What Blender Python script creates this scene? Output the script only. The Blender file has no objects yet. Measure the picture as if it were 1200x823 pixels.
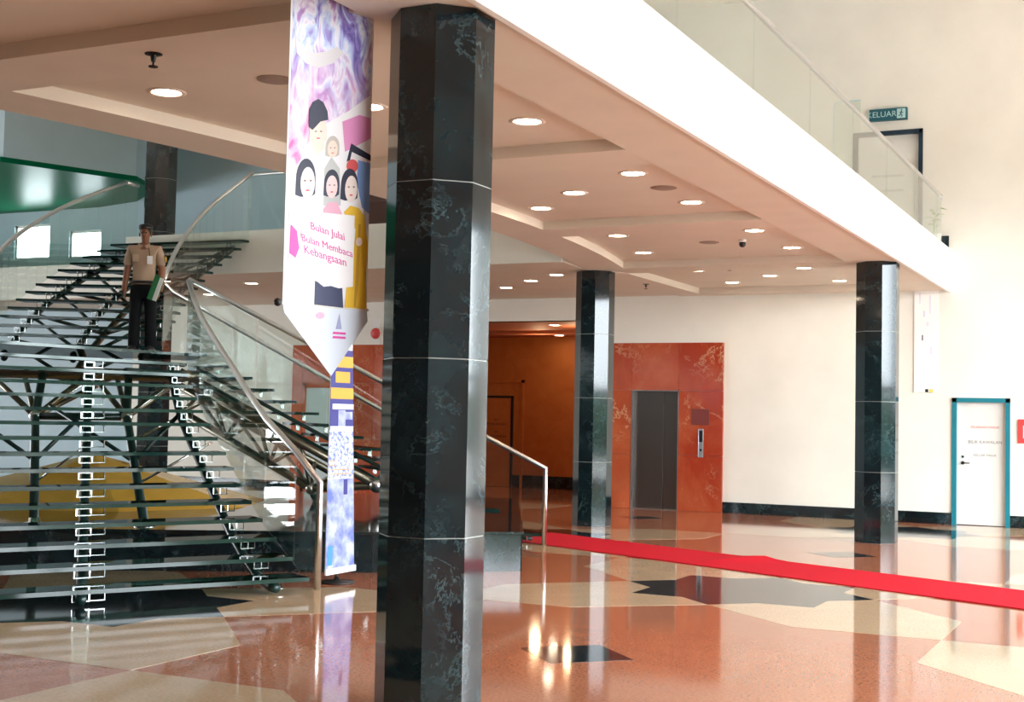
import bpy, bmesh, math, random
from mathutils import Vector, Matrix
random.seed(7)
C = bpy.context.scene.collection
SC = bpy.context.scene

# ---------------------------------------------------------------- camera
TH, PI_, RO, FPX, EYE = .4594, .0488, .0204, 1572.3, 1.6
fw = Vector((-math.sin(TH)*math.cos(PI_), math.cos(TH)*math.cos(PI_), math.sin(PI_)))
rt = Vector((math.cos(TH), math.sin(TH), 0))
up = rt.cross(fw)
rt2 = rt*math.cos(RO) + up*math.sin(RO)
up2 = up*math.cos(RO) - rt*math.sin(RO)
cd = bpy.data.cameras.new('camera')
cam = bpy.data.objects.new('camera', cd); C.objects.link(cam)
cd.sensor_width = 36; cd.lens = FPX*36/1200; cd.clip_end = 300
M = Matrix((rt2, up2, -fw)).transposed().to_4x4(); M.translation = (0, 0, EYE)
cam.matrix_world = M
SC.camera = cam

def ray(px, py): return fw + rt2*((px-600)/FPX) + up2*((411.5-py)/FPX)
def atz(px, py, z=0.0):
    d = ray(px, py); t = (z-EYE)/d.z; return Vector((d.x*t, d.y*t, z))
def aty(px, py, Y):
    d = ray(px, py); t = Y/d.y; return Vector((d.x*t, Y, EYE+d.z*t))
def W(u, v, z=0.0):
    """stair frame (right / away from the entrance) to world"""
    c, s = math.cos(TH), math.sin(TH)
    return Vector((u*c - v*s, u*s + v*c, z))

# ---------------------------------------------------------------- world, exposure
w = bpy.data.worlds.new('overcast_sky'); SC.world = w; w.use_nodes = True
bg = w.node_tree.nodes['Background']
bg.inputs[0].default_value = (.86, .94, 1, 1); bg.inputs[1].default_value = 9.0
SC.view_settings.view_transform = 'Standard'
SC.view_settings.look = 'None'
SC.view_settings.gamma = 1
SC.view_settings.use_curve_mapping = False
SC.view_settings.exposure = 1.2
def portal(name, loc, rot, sx, sy):
    l = bpy.data.lights.new(name, 'AREA'); l.shape = 'RECTANGLE'; l.size = sx; l.size_y = sy
    l.cycles.is_portal = True
    o = bpy.data.objects.new(name, l); C.objects.link(o); o.location = loc; o.rotation_euler = rot
FX, FTOP = 5.2, 5.2      # glazed entrance side: plane x = FX, height FTOP
GY0 = 2.6                # glazing starts here
portal('daylight_entrance', (FX-.02, (GY0+22.69)/2, FTOP/2), (0, math.radians(90), 0), FTOP, 22.69-GY0)

# ---------------------------------------------------------------- helpers
class MB:
    def __init__(s): s.v = []; s.f = []; s.m = []
    def add(s, vs, fs, mi=0):
        o = len(s.v); s.v += [tuple(a) for a in vs]; s.f += [tuple(i+o for i in f) for f in fs]
        s.m += [mi]*len(fs); return s
    def box(s, a, b, mi=0):
        x0, y0, z0 = a; x1, y1, z1 = b
        return s.add([(x0,y0,z0),(x1,y0,z0),(x1,y1,z0),(x0,y1,z0),(x0,y0,z1),(x1,y0,z1),(x1,y1,z1),(x0,y1,z1)],
              [(3,2,1,0),(4,5,6,7),(0,1,5,4),(1,2,6,5),(2,3,7,6),(3,0,4,7)], mi)
    def prism(s, poly, z0, z1, mi=0, me=None):
        n = len(poly); me = mi if me is None else me
        vs = [(p[0], p[1], z0) for p in poly] + [(p[0], p[1], z1) for p in poly]
        a = sum(poly[i][0]*poly[(i+1)%n][1]-poly[(i+1)%n][0]*poly[i][1] for i in range(n))
        T = tuple(range(n, 2*n)); B = tuple(reversed(range(n)))
        S = [(i, (i+1)%n, n+(i+1)%n, n+i) for i in range(n)]
        if a < 0: T = T[::-1]; B = B[::-1]; S = [q[::-1] for q in S]
        s.add(vs, [T, B], mi); o = len(s.v)-2*n
        s.f += [tuple(i+o for i in q) for q in S]; s.m += [me]*n
        return s
    def sheet(s, quad, n, th, mi=0):
        """thick slab from a planar polygon and its normal"""
        n = Vector(n).normalized(); k = len(quad)
        vs = [Vector(p)-n*th/2 for p in quad]+[Vector(p)+n*th/2 for p in quad]
        return s.add(vs, [tuple(range(k))[::-1], tuple(range(k, 2*k))]+[(i,(i+1)%k,k+(i+1)%k,k+i) for i in range(k)], mi)
    def tube(s, pts, r, n=10, mi=0, caps=True):
        pts = [Vector(p) for p in pts]; rings = []
        ref = None
        for i, p in enumerate(pts):
            a = (pts[i]-pts[i-1]).normalized() if i else (pts[1]-pts[0]).normalized()
            b = (pts[i+1]-pts[i]).normalized() if i < len(pts)-1 else a
            t = (a+b); t = t.normalized() if t.length > 1e-6 else a
            if ref is None:
                ref = Vector((0,0,1)) if abs(t.z) < .9 else Vector((1,0,0))
            x = (ref - t*ref.dot(t))
            if x.length < 1e-4: x = Vector((1,0,0)).cross(t)
            x.normalize(); y = t.cross(x); ref = x
            k = 1/max(.5, t.dot(a)) if i else 1
            rr = r[i] if isinstance(r, (list, tuple)) else r
            rings.append([p + (x*math.cos(2*math.pi*j/n) + y*math.sin(2*math.pi*j/n))*rr for j in range(n)])
        vs = [q for R in rings for q in R]; fs = []
        for i in range(len(pts)-1):
            for j in range(n):
                fs.append((i*n+j, i*n+(j+1)%n, (i+1)*n+(j+1)%n, (i+1)*n+j))
        if caps: fs += [tuple(range(n))[::-1], tuple(range((len(pts)-1)*n, len(pts)*n))]
        return s.add(vs, fs, mi)
    def lathe(s, prof, c=(0,0,0), n=20, mi=0, caps=True):
        vs = [(c[0]+r*math.cos(2*math.pi*j/n), c[1]+r*math.sin(2*math.pi*j/n), c[2]+z) for r, z in prof for j in range(n)]
        fs = [(i*n+j, i*n+(j+1)%n, (i+1)*n+(j+1)%n, (i+1)*n+j) for i in range(len(prof)-1) for j in range(n)]
        if caps: fs += [tuple(range(n))[::-1], tuple(range((len(prof)-1)*n, len(prof)*n))]
        return s.add(vs, fs, mi)
    def ball(s, c, r, n=12, m=8, sc=(1,1,1), mi=0):
        c = Vector(c)
        vs = [c+Vector((0,0,-r*sc[2]))]
        for i in range(1, m):
            a = -math.pi/2+math.pi*i/m
            vs += [c+Vector((r*sc[0]*math.cos(a)*math.cos(2*math.pi*j/n), r*sc[1]*math.cos(a)*math.sin(2*math.pi*j/n), r*sc[2]*math.sin(a))) for j in range(n)]
        vs.append(c+Vector((0,0,r*sc[2])))
        fs = [(0, 1+(j+1)%n, 1+j) for j in range(n)]
        for i in range(m-2):
            fs += [(1+i*n+j, 1+i*n+(j+1)%n, 1+(i+1)*n+(j+1)%n, 1+(i+1)*n+j) for j in range(n)]
        L = len(vs)-1; o = 1+(m-2)*n
        fs += [(L, o+j, o+(j+1)%n) for j in range(n)]
        return s.add(vs, fs, mi)
    def mesh(s, name, mats, smooth=False):
        me = bpy.data.meshes.new(name); me.from_pydata(s.v, [], s.f)
        for m in (mats if isinstance(mats, (list, tuple)) else [mats]): me.materials.append(m)
        for p, mi in zip(me.polygons, s.m):
            p.material_index = mi; p.use_smooth = smooth
        me.update()
        return me
    def build(s, name, mats, parent=None, smooth=False):
        return link(name, s.mesh(name, mats, smooth), parent)
def link(name, me, parent=None, loc=None):
    o = bpy.data.objects.new(name, me); C.objects.link(o)
    if parent is not None:
        o.parent = parent; o.matrix_parent_inverse = Matrix.Translation(parent.location).inverted() if parent.type == 'EMPTY' and parent.parent is None else Matrix()
        if parent.type == 'EMPTY': o.matrix_parent_inverse = (Matrix.LocRotScale(parent.location, parent.rotation_euler, None)).inverted()
    if loc is not None: o.location = loc
    return o
def smooth_by_angle(o, ang=40):
    me = o.data
    for p in me.polygons: p.use_smooth = True
    me.set_sharp_from_angle(angle=math.radians(ang)); return o
def bevel(o, w_=.006, seg=2):
    m = o.modifiers.new('bevel', 'BEVEL'); m.width = w_; m.segments = seg; m.limit_method = 'ANGLE'; return o
def thing(name, label, cat, loc=(0,0,0), group=None, rz=0):
    o = bpy.data.objects.new(name, None); C.objects.link(o); o.location = loc; o.rotation_euler = (0,0,rz)
    return tag(o, label, cat, group)
def tag(o, label, cat, group=None):
    o['label'] = label; o['category'] = cat
    if group: o['group'] = group
    return o
def struct(o): o['kind'] = 'structure'; return o
def text(name, body, mat, size, loc, rot, parent=None, ext=.0006, align='CENTER'):
    cu = bpy.data.curves.new(name, 'FONT'); cu.body = body; cu.size = size; cu.extrude = ext
    cu.align_x = align; cu.align_y = 'CENTER'; cu.resolution_u = 3
    t = bpy.data.objects.new(name, cu); C.objects.link(t)
    bpy.context.view_layer.update()
    me = bpy.data.meshes.new_from_object(t.evaluated_get(bpy.context.evaluated_depsgraph_get()))
    bpy.data.objects.remove(t); me.materials.clear(); me.materials.append(mat)
    R = rot if isinstance(rot, Matrix) else Matrix.Rotation(0, 4, 'X') @ (Matrix.Rotation(rot[2],4,'Z') @ Matrix.Rotation(rot[1],4,'Y') @ Matrix.Rotation(rot[0],4,'X'))
    me.transform(Matrix.Translation(loc) @ R)
    return link(name, me, parent)
def lerp(a, b, t): return Vector(a)*(1-t) + Vector(b)*t
def interp(tab, k):
    """smooth (Catmull-Rom) interpolation through a table of (k, (u, v))"""
    i = 0
    while i < len(tab)-2 and k > tab[i+1][0]: i += 1
    k0, p0 = tab[i]; k1, p1 = tab[i+1]; t = (k-k0)/(k1-k0)
    if t < 0 or t > 1: return tuple(a*(1-t)+b*t for a, b in zip(p0, p1))
    def tan(n):
        a = tab[max(0, n-1)]; b = tab[min(len(tab)-1, n+1)]
        return [(y-x)/(b[0]-a[0]) for x, y in zip(a[1], b[1])]
    h = k1-k0; m0, m1 = tan(i), tan(i+1)
    c = (2*t**3-3*t*t+1, (t**3-2*t*t+t)*h, -2*t**3+3*t*t, (t**3-t*t)*h)
    return tuple(c[0]*a+c[1]*x+c[2]*b+c[3]*y for a, x, b, y in zip(p0, m0, p1, m1))

# ---------------------------------------------------------------- materials
MATS = {}
def mat(name, col, rough=.5, metal=0, spec=.5, emit=None, es=0, coat=0):
    m = bpy.data.materials.new(name); m.use_nodes = True; b = m.node_tree.nodes['Principled BSDF']
    b.inputs['Base Color'].default_value = (*col, 1); b.inputs['Roughness'].default_value = rough
    b.inputs['Metallic'].default_value = metal; b.inputs['Specular IOR Level'].default_value = spec
    b.inputs['Coat Weight'].default_value = coat
    if emit: b.inputs['Emission Color'].default_value = (*emit, 1); b.inputs['Emission Strength'].default_value = es
    MATS[name] = m; return m
def N(m, t, **kw):
    n = m.node_tree.nodes.new(t)
    for k, v in kw.items():
        if k in n.inputs: n.inputs[k].default_value = v
        else: setattr(n, k, v)
    return n
def L(m, a, b): m.node_tree.links.new(a, b)
def ramp(m, fac, stops):
    r = N(m, 'ShaderNodeValToRGB'); e = r.color_ramp.elements
    while len(e) < len(stops): e.new(.5)
    for k, (p, c) in zip(e, stops): k.position = p; k.color = (*c, 1)
    L(m, fac, r.inputs[0]); return r.outputs[0]
def noise(m, scale, detail=4, rough=.55, dist=0, vec=None):
    n = N(m, 'ShaderNodeTexNoise'); n.inputs['Scale'].default_value = scale; n.inputs['Detail'].default_value = detail
    n.inputs['Roughness'].default_value = rough; n.inputs['Distortion'].default_value = dist
    L(m, vec if vec else N(m, 'ShaderNodeNewGeometry').outputs['Position'], n.inputs['Vector']); return n.outputs[0]
def mix(m, fac, a, b, mode='MIX'):
    n = N(m, 'ShaderNodeMix'); n.data_type = 'RGBA'; n.blend_type = mode
    if isinstance(fac, (int, float)): n.inputs[0].default_value = fac
    else: L(m, fac, n.inputs[0])
    for i, x in ((6, a), (7, b)):
        if isinstance(x, tuple): n.inputs[i].default_value = (*x, 1)
        else: L(m, x, n.inputs[i])
    return n.outputs[2]
def B(m): return m.node_tree.nodes['Principled BSDF']
def setcol(m, out): L(m, out, B(m).inputs['Base Color'])
def marble(name, base, mid, vein, vs=2.2, rough=.06, vein_w=.03, amt=1.0, dist=.5):
    m = mat(name, base, rough, spec=.6)
    big = ramp(m, noise(m, vs*.6, 6, .65, .4), [(.36, base), (.56, mid), (.72, tuple(x*1.5 for x in mid))])
    v = noise(m, vs*1.3, 8, .7, dist)
    fac = ramp(m, v, [(.5-vein_w, (0,0,0)), (.5, (amt,)*3), (.5+vein_w*.7, (0,0,0))])
    msk = ramp(m, noise(m, vs*.8, 3, .5), [(.46, (0,0,0)), (.62, (1,1,1))])
    f_ = mix(m, 1.0, fac, msk, 'MULTIPLY')
    setcol(m, mix(m, f_, big, vein)); return m
black_marble = marble('black_green_marble', (.003,.006,.008), (.008,.020,.024), (.06,.11,.12), 3.2, .07, .02, .9)
red_marble = marble('red_marble', (.38,.045,.018), (.50,.115,.045), (.80,.52,.30), 1.0, .12, .018, .8)
def granite(name, a, b, c, rough=.07):
    m = mat(name, a, rough)
    f = ramp(m, noise(m, 45, 5, .7), [(.36, c), (.48, a), (.60, b)])
    g = ramp(m, noise(m, 3.0, 3, .5), [(.3, tuple(x*.9 for x in a)), (.7, tuple(min(1, x*1.08) for x in a))])
    setcol(m, mix(m, .5, f, g)); return m
pink = granite('pink_granite', (.42,.155,.08), (.52,.23,.135), (.27,.085,.042))
beige = granite('beige_granite', (.55,.39,.24), (.64,.49,.34), (.42,.28,.16))
dark = granite('black_granite', (.012,.014,.016), (.04,.045,.05), (.005,.005,.006))
def painted(name, col, rough=.7, var=.03):
    m = mat(name, col, rough)
    setcol(m, ramp(m, noise(m, 1.6, 3, .5), [(.3, tuple(x*(1-var) for x in col)), (.7, tuple(min(1, x*(1+var)) for x in col))]))
    bmp = N(m, 'ShaderNodeBump'); bmp.inputs['Strength'].default_value = .04; bmp.inputs['Distance'].default_value = .005
    L(m, noise(m, 90, 3), bmp.inputs['Height']); L(m, bmp.outputs[0], B(m).inputs['Normal']); return m
white_wall = painted('cream_white_paint', (.85,.84,.765))
ceil_paint = painted('ceiling_paint', (.74,.67,.565))
fascia_paint = painted('fascia_white_paint', (.88,.88,.85))
blue_wall = painted('pale_blue_paint', (.46,.60,.66))
green_gloss = mat('green_gloss_panel', (.002,.12,.055), .32, spec=.018)
wood = mat('orange_wood_panel', (.42,.13,.03), .35)
setcol(wood, ramp(wood, noise(wood, 2.2, 4, .6, .8), [(.3, (.40,.115,.025)), (.7, (.47,.155,.04))]))
alc_ceil = painted('alcove_ceiling_paint', (.42,.12,.05))
steel = mat('brushed_stainless_steel', (.74,.74,.74), .28, 1)
chrome = mat('polished_chrome', (.85,.86,.88), .08, 1)
dsteel = mat('dark_green_painted_steel', (.012,.035,.032), .3)
bsteel = mat('bronze_grey_steel_tube', (.16,.14,.10), .28, .8)
teal = mat('teal_painted_frame', (.01,.20,.26), .4)
dteal = mat('dark_blue_frame', (.008,.03,.055), .4)
offwhite = mat('white_door_paint', (.82,.82,.78), .45)
lift = mat('dark_brushed_lift_steel', (.17,.155,.15), .3, .9)
blk = mat('black_plastic', (.012,.012,.013), .35)
redc = mat('red_carpet_pile', (.52,.008,.02), .95, spec=.1)
setcol(redc, ramp(redc, noise(redc, 120, 3), [(.3, (.44,.006,.015)), (.7, (.60,.012,.03))]))
lamp_e = mat('downlight_diffuser_lit', (1,1,1), .5, emit=(1,.80,.58), es=24)
trim_w = mat('downlight_trim_white', (.75,.66,.58), .35)
grout = mat('pale_joint_filler', (.42,.42,.38), .5)
gold = marble('golden_stone', (.50,.27,.03), (.58,.34,.05), (.62,.22,.05), 1.5, .2, .03, .4)
def glass(name, tint, refl=.9, rough=.0):
    m = bpy.data.materials.new(name); m.use_nodes = True; nt = m.node_tree; nt.nodes.clear()
    out = nt.nodes.new('ShaderNodeOutputMaterial'); mx = nt.nodes.new('ShaderNodeMixShader')
    tr = nt.nodes.new('ShaderNodeBsdfTransparent'); tr.inputs[0].default_value = (*tint, 1)
    gl = nt.nodes.new('ShaderNodeBsdfGlossy'); gl.inputs[0].default_value = (refl,)*3+(1,); gl.inputs['Roughness'].default_value = rough
    fr = nt.nodes.new('ShaderNodeFresnel'); fr.inputs[0].default_value = 1.45
    ge = nt.nodes.new('ShaderNodeNewGeometry'); mrn = nt.nodes.new('ShaderNodeMapRange')
    mrn.inputs['To Min'].default_value = 1.45; mrn.inputs['To Max'].default_value = 1/1.45
    nt.links.new(ge.outputs['Backfacing'], mrn.inputs['Value']); nt.links.new(mrn.outputs[0], fr.inputs[0])
    nt.links.new(fr.outputs[0], mx.inputs[0]); nt.links.new(tr.outputs[0], mx.inputs[1]); nt.links.new(gl.outputs[0], mx.inputs[2])
    nt.links.new(mx.outputs[0], out.inputs[0]); return m
clear = glass('clear_balustrade_glass', (.93,.965,.95))
tread_glass = glass('green_tread_glass', (.36,.52,.46), .3)
tread_edge = mat('dark_green_glass_edge', (.006,.03,.025), .08)

# ---------------------------------------------------------------- setting
YW, XF, ZS, ZC, ZT = 22.69, -3.30, 3.80, 3.90, 4.455
XL, XR, YN, ZR = -30.0, FX, -5.0, 9.0
floor = struct(MB().box((XL, YN, -.3), (XR, 27.9, 0)).build('floor', pink))
# granite inlays: 8-point stars in beige squares, alternating with diamond cells
GX, GY, PX, PY = -3.65, 12.5, 4.17, 4.05
def inlay(name, poly, m):
    return MB().prism(poly, -.012, .0012).mesh(name, m)
RS = 1.19
tip = lambda a, r: (r*math.cos(math.radians(a)), r*math.sin(math.radians(a)))
star_me = inlay('star_inlay', [tip(22.5*i, RS if i % 2 == 0 else RS*.765) for i in range(16)], dark)
hx, hy = PX/2, PY/2
def corner(sx, sy):
    p = [(hx, hy), (.95, hy), tip(90, RS), tip(67.5, RS*.765), tip(45, RS), tip(22.5, RS*.765), tip(0, RS), (hx, .95)]
    return inlay('beige_inlay', [(x*sx, y*sy) for x, y in p], beige)
corner_me = [corner(a, b) for a in (1, -1) for b in (1, -1)]
dia_me = inlay('diamond_inlay', [(.42, 0), (0, .42), (-.42, 0), (0, -.42)], dark)
for i in range(-5, 2):
    for j in range(-2, 3):
        x, y = GX+i*PX, GY+j*PY
        if (i+j) % 2 == 0:
            link('star_inlay', star_me, floor, (x, y, 0))
            for me in corner_me: link('beige_inlay', me, floor, (x, y, 0))
        else:
            link('diamond_inlay', dia_me, floor, (x, y, 0))

def wall_with_holes(name, x0, x1, z0, z1, y0, y1, holes, m):
    """wall in the xz plane built from strips around rectangular openings"""
    xs = sorted({x0, x1, *[h[0] for h in holes], *[h[1] for h in holes]})
    zs = sorted({z0, z1, *[h[2] for h in holes], *[h[3] for h in holes]})
    b = MB()
    for xa, xb in zip(xs, xs[1:]):
        run = None
        for za, zb in zip(zs, zs[1:]):
            cx, cz = (xa+xb)/2, (za+zb)/2
            solid = not any(h[0] < cx < h[1] and h[2] < cz < h[3] for h in holes)
            if solid: run = [za, zb] if run is None else [run[0], zb]
            if (not solid or zb == zs[-1]) and run: b.box((xa, y0, run[0]), (xb, y1, run[1])); run = None
    return struct(b.build(name, m))
ALC = (-13.4, -9.45)
WIN = [(-24.2,-23.1,5.0,5.8), (-22.5,-21.55,4.98,5.6)]
holes_low = [(ALC[0], ALC[1], 0, 3.4), (-3.24, -2.35, 0, 2.05), (-8.77, -7.88, 0, 2.12), (-4.86, -3.72, ZT, 6.5)]
back = wall_with_holes('wall_back', -20.5, XR, 0, ZR, YW, YW+.25, holes_low, white_wall)
blueb = wall_with_holes('wall_back_left', XL, -20.5, 0, ZR, YW, YW+.25, WIN, blue_wall)
# black skirting on the back wall
for n, (a, b_) in enumerate([(-7.07,-3.24),(-2.35,XR),(-20.5,-16.2)]):
    struct(bevel(MB().box((a, YW-.025, 0), (b_, YW+.02, .19)).build('baseboard_back_%d' % (n+1), black_marble), .004))
struct(bevel(MB().box((-4.2, YW-.025, ZT), (XF, YW+.02, ZT+.24)).build('baseboard_upper', black_marble), .004))
# outer shell
struct(MB().box((XL, YN-.25, 0), (XR, YN, ZR)).build('wall_front', mat('dark_timber_panelling', (.07,.045,.035), .5)))
struct(MB().box((XL-.3, YN-.25, ZR), (XR+.3, 28.2, ZR+.3)).build('ceiling_roof', white_wall))
# left wall; unseen window bay added to light the blue wall behind the stairs
lw = MB().box((XL-.25, YN, 0), (XL, 6, ZR)).box((XL-.25, 6, 3.4), (XL, 16, ZR)).box((XL-.25, 16, 0), (XL, YW+.25, ZR)).box((XL-.25, 6, 0), (XL, 16, .8))
struct(lw.build('wall_left', white_wall))
portal('added_left_daylight', (XL+.02, 11, 2.1), (0, math.radians(-90), 0), 2.6, 10)
# entrance side: wall above glazing, frame members
rw = MB().box((XR, YN-.25, 0), (XR+.25, GY0, ZR)).box((XR, GY0, FTOP), (XR+.25, 28.15, ZR)).box((XR, 22.69, 0), (XR+.25, 28.15, FTOP))
struct(rw.build('wall_right', white_wall))
fr_ = MB()
for y in [GY0+.05+i*2.85 for i in range(8)]: fr_.box((XR-.04, y-.05, 0), (XR+.1, y+.05, FTOP))
for z in (.04, 2.3, FTOP-.06): fr_.box((XR-.03, GY0, z-.04), (XR+.09, YW, z+.04))
struct(fr_.build('window_1', dsteel))
struct(MB().box((XR, -60, -.4), (60, 80, -.02)).build('ground_outside', mat('outdoor_paving', (.42,.40,.37), .8)))

# a band of trees outside the glazing
hd = MB(); n_ = 90
hv = []; hf = []
for i in range(n_+1):
    y_ = -40+i*1.3; h_ = 3.2+1.1*math.sin(i*.55)+.9*math.sin(i*1.9+1)+random.uniform(-.4,.4)
    x_ = 24+.8*math.sin(i*.8)
    hv += [(x_,y_,-.3),(x_-.6,y_,h_*.6),(x_,y_,h_),(x_+2.5,y_,h_*.9),(x_+3,y_,-.3)]
for i in range(n_):
    for j in range(4): hf.append((i*5+j,i*5+j+1,(i+1)*5+j+1,(i+1)*5+j))
tag(hd.add(hv,hf).build('tree_belt', mat('dark_foliage', (.035,.07,.03), .9)), 'belt of dark green trees outside the glazed entrance', 'trees')
# mezzanine slab over the lobby with coffered underside
inner = lambda y: -6.60 - .02*(y-12.6)**2
outer = lambda y: -7.22 - .02*(y-12.6)**2
ys = [YN + (18.6-YN)*i/44 for i in range(45)]
poly = [(XF, YN), (XF, YW), (-7.42, YW), (-7.42, 18.9)] + [(outer(y)+.25, y) for y in reversed(ys)]
struct(MB().prism([(XF-.02,YN),(XF-.02,YW),(-7.7,YW),(-7.7,18.6)]+[(outer(y)+.1,y) for y in reversed(ys)], ZC, ZT).build('ceiling', ceil_paint))
ceil = bpy.data.objects['ceiling']
MB().box((-4.02, YN, ZS), (XF-.03, YW, ZC+.01)).build('edge_beam', ceil_paint, ceil)
for ya in (-2.0, 2.05, 6.1, 10.15, 14.2, 18.25):
    yb = ya+.65
    if ya > 18: xl = [(-7.42, yb), (-7.42, 18.6), (inner(18.6)+.0, 18.6), (inner(ya), ya)]
    else: xl = [(inner(yb-.65*i/4)+.0005, yb-.65*i/4) for i in range(5)]
    MB().prism([(-4.0205, ya), (-4.0205, yb)]+xl, ZS, ZC+.01).build('cross_beam', ceil_paint, ceil)
MB().box((-7.42, 22.3, ZS), (-4.0205, YW, ZC+.01)).build('cross_beam', ceil_paint, ceil)
b = MB(); n = len(ys)
vs = []
for y in ys: vs += [(inner(y), y, ZS), (outer(y), y, ZS), (outer(y), y, ZT), (inner(y), y, ZC+.01)]
fs = []
for i in range(n-1):
    a = i*4; c = a+4
    fs += [(a, a+1, c+1, c), (a+1, a+2, c+2, c+1), (a+3, a, c, c+3), (a+2, a+3, c+3, c+2)]
fs += [(0,3,2,1), (4*n-4,4*n-3,4*n-2,4*n-1)]
smooth_by_angle(b.add(vs, fs).build('curved_beam', ceil_paint, ceil))
struct(bevel(MB().box((XF-.02, YN, ZS-.03), (XF+.03, YW, ZT+.02)).build('trim_1', fascia_paint), .004))
# rear slab
rear_poly = [(-7.42, YW), (-7.42, 18.95), (-7.85, 18.6), (-7.75, 17.2), (-15.75, 17.2), (-16.3, 18.6), (-17.6, 20.2), (XL, 20.2), (XL, YW)]
struct(MB().prism(rear_poly, ZS+.02, ZT).build('ceiling_rear', [ceil_paint, white_wall]))
rs = bpy.data.objects['ceiling_rear']
MB().prism([(-7.43,YW),(-7.43,18.95),(-7.86,18.6),(-7.76,17.2),(-15.72,17.2),(-16.0,18.3),(-7.9,18.25),(-7.9,YW)], ZS, ZS+.03).build('soffit_border', ceil_paint, rs)
rp = rear_poly[3:8]
for a, b_ in zip(rp, rp[1:]):
    d = (Vector(b_)-Vector(a)); nn = Vector((-d.y, d.x, 0)).normalized()
    if nn.y > 0: nn = -nn
    MB().sheet([(a[0],a[1],ZS-.005),(b_[0],b_[1],ZS-.005),(b_[0],b_[1],ZT+.02),(a[0],a[1],ZT+.02)], nn, .05).build('fascia', white_wall, rs)
# green glossy soffit with a bulkhead over the upper window recess
gp = [(-19.4, 17.8), (-18.4, 20.3), (-18.9, 21.4), (-20.2, 22.3), (-21.6, YW-.01), (XL+.01, YW-.01), (XL+.01, 17.8)]
struct(MB().prism(gp, 6.1, 6.2).build('ceiling_green', green_gloss))
struct(MB().prism([(-19.4, 17.85), (-18.42, 20.3), (-18.95, 21.4), (-20.2, 22.3), (-21.6, YW-.01), (XL+.01, YW-.01), (XL+.01, 17.85)], 6.2, ZR).build('wall_bulkhead', blue_wall))
struct(MB().box((-20.5, YW-.012, ZT), (-14.9, YW+.01, ZR)).build('wall_upper_panel', blue_wall))
for n, h in enumerate(WIN):
    f = MB(); x0, x1, z0, z1 = h
    for q in ((x0,x0+.05,z0,z1),(x1-.05,x1,z0,z1),(x0,x1,z0,z0+.05),(x0,x1,z1-.05,z1)): f.box((q[0], YW+.05, q[2]), (q[1], YW+.12, q[3]))
    wf = struct(f.build('window_%d' % (n+2), offwhite))
    MB().box((x0+.05, YW+.08, z0+.05), (x1-.05, YW+.09, z1-.05)).build('pane', clear, wf)
# alcove behind the lift lobby
AY = 27.4
a0, a1 = ALC
a0 = -16.0
struct(MB().box((a0-.2, YW+.25, 0), (a0, AY, 3.4)).build('wall_alcove_left', wood))
struct(MB().box((a0-.2, YW+.245, 0), (ALC[0], YW+.3, 3.4)).build('wall_alcove_return', wood))
struct(MB().box((a1, YW+.25, 0), (a1+.2, AY, 3.4)).build('wall_alcove_right', wood))
struct(MB().box((a0-.2, AY, 0), (a1+.2, AY+.25, 3.4)).build('wall_alcove', wood))
ac = struct(MB().box((a0-.2, YW+.02, 3.4), (a1+.2, AY+.25, 3.6)).build('ceiling_alcove', alc_ceil))
MB().box((a0, 25.2, 3.33), (a1, 25.5, 3.41)).build('ceiling_rib', alc_ceil, ac)
for nm, q in (('baseboard_alcove', (a0, AY-.03, a1, AY+.01)), ('baseboard_alcove_side', (a1-.03, YW+.26, a1+.01, AY-.03)), ('baseboard_alcove_far', (a0-.01, YW+.26, a0+.03, AY-.03))):
    struct(MB().box((q[0], q[1], 0), (q[2], q[3], .28)).build(nm, black_marble))
# alcove door
p0, p1 = aty(560, 466, AY), aty(600, 466, AY)
d3 = struct(MB().box((p0.x-.25, AY-.035, .005), (p1.x, AY, 2.02)).build('door_3', wood))
f = MB(); x0, x1 = p0.x-.25, p1.x
for q in ((x0-.05,x0,0,2.07),(x1,x1+.05,0,2.07),(x0-.05,x1+.05,2.02,2.07)): f.box((q[0], AY-.05, q[2]), (q[1], AY+.01, q[3]))
f.build('door_frame', blk, d3)
f = MB()
for q in ((x1+.25,x1+.31,0,2.43),(x0-.05,x1+.31,2.37,2.43)): f.box((q[0], AY-.045, q[2]), (q[1], AY+.01, q[3]))
f.build('recess_trim', wood, d3)
for k, (zz, s_, t_) in enumerate([(1.52, .055, 'BILIK'), (1.42, .075, 'PENGURUSAN'), (1.24, .055, 'DAN'), (1.14, .075, 'PENTADBIRAN')]):
    text('door_lettering', t_, blk, s_, (x1-.36, AY-.037, zz), (math.pi/2, 0, 0), d3)

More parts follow.
